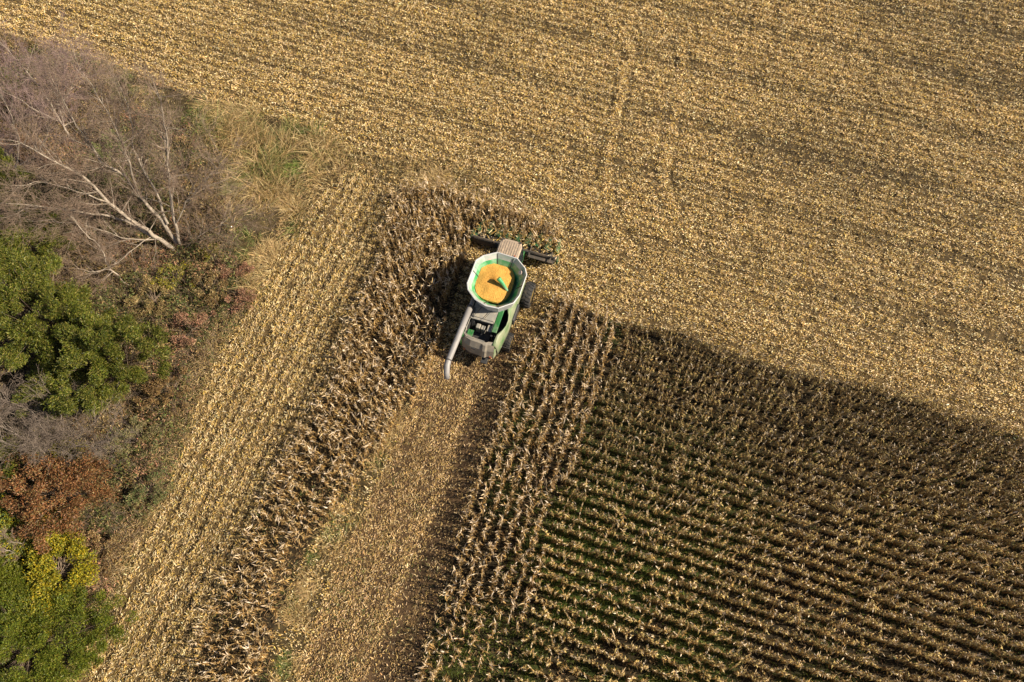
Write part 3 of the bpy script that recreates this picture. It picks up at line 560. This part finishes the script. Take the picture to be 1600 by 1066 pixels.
def pipe(pts, r, m_=10):
    pts = [Vector(p) for p in pts]; rs = r if isinstance(r, (list, tuple)) else [r]*len(pts); rings = []; a = None
    for i_, p in enumerate(pts):
        d = (pts[min(i_+1, len(pts)-1)]-pts[max(i_-1, 0)]).normalized()
        if a is None: a = d.orthogonal().normalized()
        else: a = (a-d*a.dot(d)).normalized()
        b = d.cross(a); rings.append([tuple(p+(a*math.cos(t)+b*math.sin(t))*rs[i_]) for t in [2*math.pi*j/m_ for j in range(m_)]])
    return loft(rings)
# hull
def outline(o_, z_): return [(x_+(-o_ if x_ < 0 else o_), y_, z_) for x_, y_ in [(-1.45, 1.7), (1.4, 1.7), (1.4, -2.2), (1.25, -3.3), (1.12, -4.15), (-1.1, -4.15), (-1.3, -3.2), (-1.45, -2.0)]]
ol = outline(0, 0)
pit = [(-1.02, -2.75), (.98, -2.75), (.98, -3.95), (-.95, -3.95)]
part('body', *loft([outline(-.12, .9), outline(0, 1.4), outline(0, 1.7)], True, False), GREEN, bevel=.03)
part('gap_shade_fill', *join(box(-1.35, 1.30, -4.0, 1.62, 1.35, 1.45), box(-1.3, .60, -2.72, 1.6, 1.46, 2.79), box(-.9, .9, -1.1, 1.6, 2.0, 2.75)), DARK)  # dark boxes added inside the hull so its gaps read as black shade
# engine deck
part('engine_deck', *join(box(-1.08, .62, -2.72, -1.2, 2.80, 2.90)), GREY, bevel=.015)
part('deck_panel', *box(.64, .98, -3.30, -1.15, 2.78, 2.93), GREEN, bevel=.03)
part('engine_bay', *join(box(-.7, .5, -3.7, -2.8, 1.46, 1.9), box(-1.12, -1.0, -3.95, -2.74, 1.46, 2.62)), DARK)
en = part('engine_cover', *join(box(-.55, -.24, -3.2, -2.85, 1.9, 2.66), box(-.20, .08, -3.2, -2.88, 1.9, 2.62)), GREY, bevel=.05)
part('rear_platform', *box(.25, .63, -3.25, -2.76, 2.6, 2.68), GREY, bevel=.01)
part('exhaust_pipe', *pipe([(.72, -3.55, 2.2), (.72, -3.55, 2.85), (.72, -3.62, 2.98)], .06), DARK)
part('cooling_screen', *join(box(-1.0, -.62, -3.85, -3.3, 2.25, 2.34), box(-.98, -.9, -3.85, -3.4, 2.34, 2.6)), GREEN, bevel=.03)
# deck rods and rails
rl = []
for x_ in (-.85, -.1): rl.append(pipe([(x_+.5, -1.35, 3.06), (x_, -2.55, 3.02)], .018, 6))
rl += [pipe([(-1.06, -2.7, 2.9), (-1.06, -2.7, 3.25), (.6, -2.72, 3.25), (.6, -2.72, 2.9)], .022, 6), pipe([(-.3, -2.7, 2.9), (-.3, -2.7, 3.25)], .018, 6), pipe([(.62, -2.72, 3.1), (.62, -3.3, 3.1), (.62, -3.3, 2.7)], .02, 6)]
part('hand_rail', *join(*rl), DARK)
rr_ = [pipe([(x_, -4.12, 2.7), (x_, -4.12, 2.95)], .015, 6) for x_ in (-.9, -.45, 0, .4)]; rr_.append(pipe([(-1.0, -4.0, 2.95), (-.9, -4.12, 2.95), (.4, -4.14, 2.95)], .02, 6)); part('rear_rail', *join(*rr_), GREY)
# curved side panels with a lens-shaped gap to the deck
def side_panel(sg):
    rings = []; xs = {0: []}
    for i_ in range(15):
        y_ = 1.5-i_*(5.75/14); t = np.clip((y_+3.45)/2.2, 0, 1); bulge = .40*math.sin(math.pi*t)**.8 if 0 < t < 1 else 0
        tap = max(0, (-2.4-y_)/1.85)*.22
        xt = 1.06+bulge-tap*.2; xm = max(1.48, xt+.06)-tap; xb = 1.56-tap
        if sg < 0: xt = 1.30-tap
        rings.append([(sg*xt, y_, 2.92), (sg*(xt+.02), y_, 2.97), (sg*(xt+(xm-xt)*.6), y_, 2.86), (sg*xm, y_, 2.6), (sg*xb, y_, 2.0), (sg*(xb-.03), y_, 1.35)])
    return loft(rings, False, False, False)
part('side_panel', *side_panel(1), SIDE, solid=.04, smooth=True); part('side_panel', *side_panel(-1), GREEN, solid=.04, smooth=True)
# rear hood: grey faceted cover falling away to the back
rings = []
for f_, z_, y_, sx in ((0, 2.92, -4.0, 1.0), (.25, 2.88, -4.22, 1.02), (.6, 2.45, -4.48, 1.04), (1, 1.75, -4.62, 1.0)):
    rings.append([(-1.15*sx, y_+.28, z_), (-.95*sx, y_+.08, z_), (-.5*sx, y_-.06, z_), (.28*sx, y_-.10, z_), (.40*sx, y_-.17, z_), (.56*sx, y_-.17, z_), (.68*sx, y_-.08, z_), (1.12*sx, y_+.0, z_)])
hd = part('rear_hood', *loft(rings, False, False, False), HOOD, solid=.05)
part('hood_corner', *loft([[(1.12, -3.6, 2.95), (1.14, -4.02, 2.93)], [(1.36, -3.6, 2.5), (1.16, -4.5, 2.4)], [(1.42, -3.6, 1.6), (1.14, -4.64, 1.6)]], False, False, False), SIDE, solid=.05)
part('emblem', *box(-.42, -.12, -4.66, -4.60, 2.30, 2.42), DARK, parent=hd)
part('tail_light', *box(-.98, -.86, -4.62, -4.55, 1.7, 1.9), RED); part('tail_light', *box(.9, 1.02, -4.72, -4.66, 1.7, 1.9), RED)
chop = part('straw_chopper', *join(box(-.9, .9, -4.5, -3.9, .9, 1.3), box(.3, .75, -4.95, -4.5, .95, 1.1)), DARK, bevel=.02)
# grain tank
RO = [(-1.82, -.95), (-1.62, -1.40), (-.95, -1.95), (-.1, -2.20), (.75, -2.14), (1.62, -1.45), (1.83, -.80), (1.83, .85), (1.58, 1.32), (.82, 1.90), (-.62, 1.95), (-1.45, 1.42), (-1.83, .92)]
def ringz(f_, z_, ox=0., oy=0.): return [(ox+(x_-ox)*f_, oy+(y_-oy)*f_, z_) for x_, y_ in RO]
tk = part('grain_tank', *loft([ringz(.80, 2.7), ringz(.86, 3.1), ringz(1.0, 4.25)], False, False), RIM, smooth=False)
part('tank_rim', *loft([ringz(1.0, 4.24), ringz(1.012, 4.29), ringz(.985, 4.31), ringz(.97, 4.26)], False, False), RIM, parent=tk)
part('tank_flap', *loft([ringz(.975, 4.262), ringz(.865, 3.93)], False, False), mat('pale_flap', (.22, .33, .25), rough=.4, dirt=((.52, .50, .46), .30, .62, .85), nscale=1.1), parent=tk)
part('tank_wall', *loft([ringz(.865, 3.93), ringz(.76, 3.6), ringz(.66, 3.2), ringz(.62, 2.9)], False, True), GREENIN, parent=tk)
br = []
for x_, y_ in [(-.62, 1.95), (.62, 1.9), (-.25, -2.1), (.75, -2.1), (-1.83, .1), (1.83, 0)]:
    br.append(pipe([(x_*.96, y_*.96, 4.24), (x_*.84, y_*.84, 3.88), (x_*.74, y_*.74, 3.58)], .03, 6))
part('tank_brace', *join(*br), DARK, parent=tk)
sp = []
for x_, y_, nx_, ny_ in [(-1.06, 1.50, .55, -.85), (1.32, 1.02, -.8, -.6)]:
    n_ = Vector((nx_, ny_, 1.0)).normalized(); a = n_.orthogonal().normalized(); b = n_.cross(a); c0 = Vector((x_, y_, 4.03))+n_*.04
    sp.append(loft([[tuple(c0+(a*math.cos(t)+b*math.sin(t))*.15-n_*.08) for t in np.linspace(0, 2*math.pi, 17)[:-1]], [tuple(c0+(a*math.cos(t)+b*math.sin(t))*.15) for t in np.linspace(0, 2*math.pi, 17)[:-1]]]))
part('round_window', *join(*sp), mat('window_disc', (.55, .42, .36), rough=.4), parent=tk)
sm = [(0, -.15), (0, .15)]
part('tank_seam', *join(*[pipe([(-1.78, y_, 4.25), (-1.60, y_*.95, 3.94), (-1.30, y_*.85, 3.45)], .012, 5) for y_ in (-.75, -.3, .45, .85)]), DARK, parent=tk)
part('fill_spout', *pipe([(.86, -.32, 3.40), (.68, -.24, 3.70), (.38, -.10, 4.05), (.08, .02, 4.30)], [.07, .10, .13, .17], 14), GREENIN, parent=tk, smooth=False)
# unloading tube
au = part('unloading_auger', *pipe([(-1.22, -1.4, 3.38), (-1.22, -2.15, 3.40), (-1.22, -2.2, 3.42), (-1.23, -4.2, 3.58), (-1.25, -6.45, 3.75), (-1.22, -6.80, 3.74), (-1.12, -7.2, 3.58), (-1.02, -7.5, 3.28)], [.15, .15, .21, .205, .20, .20, .195, .185], 16), TUBE, smooth=True)
part('tube_collar', *pipe([(-1.22, -2.14, 3.4), (-1.22, -2.34, 3.42)], .235, 14), DARK, parent=au); part('tube_collar', *pipe([(-1.25, -6.42, 3.75), (-1.245, -6.50, 3.755)], .215, 16), DARK, parent=au)
part('auger_elbow', *pipe([(-1.35, .2, 2.4), (-1.34, -.3, 3.0), (-1.26, -1.0, 3.32), (-1.22, -1.45, 3.38)], .2, 12), GREEN)
part('tube_rest', *join(box(-1.35, -1.05, -3.62, -3.52, 2.6, 3.3), pipe([(-1.05, -2.8, 3.0), (-1.05, -4.0, 3.0)], .025, 6)), GREY)
# cab
cab = part('cab', *loft([[(-.8, 3.3, 1.7), (.8, 3.3, 1.7), (.85, 1.9, 1.7), (-.85, 1.9, 1.7)], [(-.74, 3.48, 2.6), (.74, 3.48, 2.6), (.8, 1.95, 2.6), (-.8, 1.95, 2.6)], [(-.70, 3.22, 3.62), (.70, 3.22, 3.62), (.75, 1.95, 3.62), (-.75, 1.95, 3.62)]]), GLASS, bevel=.05)
part('cab_roof', *loft([[(x_, y_, 3.63) for x_, y_ in [(-.78, 1.7), (.78, 1.7), (.80, 3.05), (.68, 3.38), (.3, 3.44), (-.3, 3.44), (-.68, 3.38), (-.80, 3.05)]], [(x_, y_, 3.80) for x_, y_ in [(-.80, 1.7), (.80, 1.7), (.82, 3.05), (.70, 3.40), (.3, 3.46), (-.3, 3.46), (-.70, 3.40), (-.82, 3.05)]], [(x_, y_, 3.86) for x_, y_ in [(-.72, 1.78), (.72, 1.78), (.74, 3.0), (.62, 3.3), (.3, 3.36), (-.3, 3.36), (-.62, 3.3), (-.74, 3.0)]]]), ROOF, parent=cab)
part('roof_rib', *join(*[box(x_-.02, x_+.02, 1.85, 3.28, 3.862, 3.89) for x_ in np.linspace(-.6, .6, 8)]), ROOF, parent=cab)
part('cab_pillar', *join(*[pipe([(sx*.81, 3.3, 1.7), (sx*.76, 3.48, 2.6), (sx*.72, 3.24, 3.62)], .04, 6) for sx in (-1, 1)]), DARK, parent=cab)
for sx in (-1, 1):
    part('mirror', *join(box(sx*1.15-.1, sx*1.15+.1, 3.25, 3.31, 2.7, 3.15), pipe([(sx*.75, 3.3, 3.2), (sx*1.12, 3.3, 3.1)], .02, 5)), DARK, parent=cab, bevel=.01)
part('ladder', *join(*[box(-1.75, -1.25, 2.35, 2.75, z_, z_+.05) for z_ in (.5, .85, 1.2, 1.55)], box(-1.75, -.85, 1.9, 2.9, 1.78, 1.84), pipe([(-1.75, 2.9, 1.8), (-1.75, 2.9, 2.7), (-1.75, 1.9, 2.7), (-1.75, 1.9, 1.8)], .02, 6)), DARK)
for sx in (-1, 1):
    part('work_light', *box(sx*.62-.09, sx*.62+.09, 3.30, 3.40, 3.87, 3.93), DARK, parent=cab, bevel=.01)
part('beacon', *pipe([(.55, 2.2, 3.86), (.55, 2.2, 4.0)], .05, 10), RED, parent=cab); part('antenna', *pipe([(-.5, 2.4, 3.86), (-.5, 2.35, 4.5)], .01, 5), DARK, parent=cab)

part('hose', *join(*[pipe([(-1.05+.05*k3, -1.9, 2.95), (-1.0+.05*k3, -2.5, 3.0), (-.9+.09*k3, -2.9, 2.7), (-.7+.12*k3, -3.2, 2.2)], .018, 5) for k3 in range(3)]), DARK)
part('panel_seam', *join(*[pipe([(1.19+b_, y_, 2.92), (1.42+b_*.6, y_, 2.72), (1.53-c_*.2, y_, 2.05), (1.50-c_*.2, y_, 1.4)], .012, 5) for y_, b_, c_ in ((.6, -.05, 0), (-1.0, 0., 0), (-3.55, -.28, .8))]), DARK)
part('mud_flap', *box(1.40, 1.95, -3.5, -3.46, .9, 1.35), DARK)
# wheels
def wheel(name, x_, y_, R, wd, hub):
    rings = []
    for dx, rr2 in ((-.5, .62), (-.5, .80), (-.46, .92), (-.3, .97), (0, .985), (.3, .97), (.46, .92), (.5, .80), (.5, .62)):
        rings.append([(x_+dx*wd, y_+R*rr2*math.cos(t), R+R*rr2*math.sin(t)) for t in np.linspace(0, 2*math.pi, 33)[:-1]])
    wroot = part(name, *loft(rings, False, False), RUB, smooth=True)
    lugs = []
    for i_ in range(22):
        for sg in (-1, 1):
            t0 = 2*math.pi*(i_+(.5 if sg > 0 else 0))/22; q = []
            for (dx, dt, hr) in ((.02, -.0, .97), (.02, .07, .97), (.48, .19, .93), (.48, .12, .93)):
                for h2 in (0, .055): q.append((x_+sg*dx*wd, y_+R*(hr+h2)*math.cos(t0+dt), R+R*(hr+h2)*math.sin(t0+dt)))
            V = [q[0], q[2], q[4], q[6], q[1], q[3], q[5], q[7]]; lugs.append((V, [(0, 1, 2, 3), (7, 6, 5, 4), (0, 4, 5, 1), (1, 5, 6, 2), (2, 6, 7, 3), (3, 7, 4, 0)]))
    part('tread', *join(*lugs), RUB, parent=wroot)
    sx = 1 if x_ > 0 else -1; rg = []
    for dx, rr2 in ((.42, .63), (.30, .60), (.22, .25), (.30, .22), (.30, .01)):
        rg.append([(x_+sx*dx*wd, y_+R*rr2*math.cos(t), R+R*rr2*math.sin(t)) for t in np.linspace(0, 2*math.pi, 25)[:-1]])
    part('rim', *loft(rg, True, True), YEL, parent=wroot); return wroot
for sx in (-1, 1):
    wheel('front_wheel', sx*1.92, 1.1, .96, .66, 1); wheel('rear_wheel', sx*1.66, -2.75, .68, .48, 1)
part('axle', *join(box(-1.6, 1.6, .95, 1.25, .8, 1.1), box(-1.4, 1.4, -2.85, -2.65, .58, .78)), DARK)
part('fuel_tank', *box(1.46, 1.72, -1.7, -.35, 1.4, 2.1), DARK, bevel=.06)
# feeder house and corn head
part('feeder_house', *loft([[(-.62, 1.8, 1.1), (.62, 1.8, 1.1), (.62, 1.8, 1.95), (-.62, 1.8, 1.95)], [(-.68, 4.5, .35), (.68, 4.5, .35), (.68, 4.5, 1.15), (-.68, 4.5, 1.15)]]), GREEN, bevel=.03)
hx = -.25
hdr = part('corn_head', *join(box(hx-3.2, hx+3.2, 4.45, 4.60, .35, 1.15), loft([[(hx-3.2, 4.6, .55), (hx+3.2, 4.6, .55)], [(hx-3.2, 4.9, .36), (hx+3.2, 4.9, .36)], [(hx-3.2, 5.25, .40), (hx+3.2, 5.25, .40)]], False, False, False), box(hx-3.25, hx+3.25, 4.38, 4.46, .98, 1.10)), HEADF)
part('head_frame', *join(pipe([(hx-3.2, 4.42, 1.32), (hx+3.2, 4.42, 1.32)], .04, 6), *[pipe([(hx+t, 4.42, 1.32), (hx+t, 4.42, .6)], .03, 5) for t in (-3.1, -1.6, 1.3, 3.1)], box(hx+1.2, hx+3.15, 4.1, 4.36, .9, 1.0), box(hx+1.25, hx+1.33, 4.0, 4.9, 1.2, 1.26), box(hx+2.85, hx+2.93, 3.9, 4.9, 1.2, 1.26)), HEADF, parent=hdr)
part('cross_auger', *join(pipe([(hx-3.1, 4.95, .72), (hx+3.1, 4.95, .72)], .13, 12), *[loft([[(hx+t+.03*k2, 4.95+rr2*math.cos(a2), .72+rr2*math.sin(a2)) for a2 in np.linspace(0, 2*math.pi, 17)[:-1]] for k2, rr2 in ((0, .14), (.5, .27), (1, .14))]) for t in np.arange(-3.0, 3.0, .3)]), DARK, parent=hdr)
for i_ in range(9):
    cx_ = hx-3.04+i_*.76; wid = .33 if 0 < i_ < 8 else .22; R_ = []
    for y_, z0, hh, ww in ((5.15, .45, .62, 1), (5.55, .42, .55, 1), (6.1, .30, .42, .85), (6.55, .2, .24, .5), (6.85, .12, .06, .12)):
        R_.append([(cx_-wid*ww, y_, z0), (cx_-wid*ww*.75, y_, z0+hh*.6), (cx_-wid*ww*.3, y_, z0+hh), (cx_+wid*ww*.3, y_, z0+hh), (cx_+wid*ww*.75, y_, z0+hh*.6), (cx_+wid*ww, y_, z0)])
    part('snout', *loft(R_), HEADG, parent=hdr, smooth=False, bevel=.02)
part('end_shield', *box(hx-3.42, hx-3.28, 4.5, 5.2, .3, .95), HEADG, parent=hdr, bevel=.03); part('end_shield', *box(hx+3.28, hx+3.40, 4.5, 4.95, .3, .8), HEADG, parent=hdr, bevel=.03)
part('end_cap', *box(hx-3.3, hx-2.95, 4.62, 4.95, .7, 1.0), HEADG, parent=hdr, bevel=.03)
# grain heap lying in the tank
V = []; F = []; NR, NA = 70, 220; R0_ = np.array(RO)
ang = np.arctan2(R0_[:, 1], R0_[:, 0])
for i_ in range(NR+1):
    for j in range(NA):
        t = 2*math.pi*j/NA; rr2 = ((abs(math.cos(t)/1.25)**2.8+abs(math.sin(t)/1.5)**2.8)**(-1/2.8))*i_/NR
        x_ = rr2*math.cos(t)-.20; y_ = rr2*math.sin(t)+.06; hgt = 3.52+.28*(1-(i_/NR)**1.3)-.10*x_+.03*math.sin(5*x_)*math.cos(4*y_)
        x_ += random.gauss(0, .004); y_ += random.gauss(0, .004); hgt += random.gauss(0, .010)+.012*(math.sin(7*x_+3*y_)*math.sin(3*x_-5*y_))
        if i_ == NR: hgt -= .12
        V.append((x_, y_, hgt))
for i_ in range(NR):
    for j in range(NA): j2 = (j+1) % NA; F.append((i_*NA+j, i_*NA+j2, (i_+1)*NA+j2, (i_+1)*NA+j))
gp = part('grain_heap', V, F, GRAIN, parent=None, smooth=False); gp.location = root.location; gp.rotation_euler = root.rotation_euler
tag(gp, 'heap of golden corn kernels filling the open grain tank', 'grain heap')
# husks lying on the corn head and combine wake
r = np.random.default_rng(77); n = 800; u_ = r.uniform(hx-3.3, hx+3.3, n); v_ = r.uniform(4.5, 6.3, n); z_ = np.interp(v_, [4.5, 5.2, 6.3], [.75, .9, .6])+r.uniform(0, .35, n)
c_, s_ = math.cos(-HD), math.sin(-HD); P = np.stack([-1.0+u_*c_-v_*s_, 24.1+u_*s_+v_*c_, z_], 1); g = Geo(); D = rvec(n, .2)
blades(g, P, D, rng.normal(0, .4, (n, 3)), r.uniform(.12, .4, n), r.uniform(.03, .07, n), (.6, 1, .3), pick(TAN, n, .2), unit(np.cross(D, rvec(n))))
tag(g.build('husk_litter', M_dry), 'torn husks and leaves tumbling over the corn head', 'husks', kind='stuff')
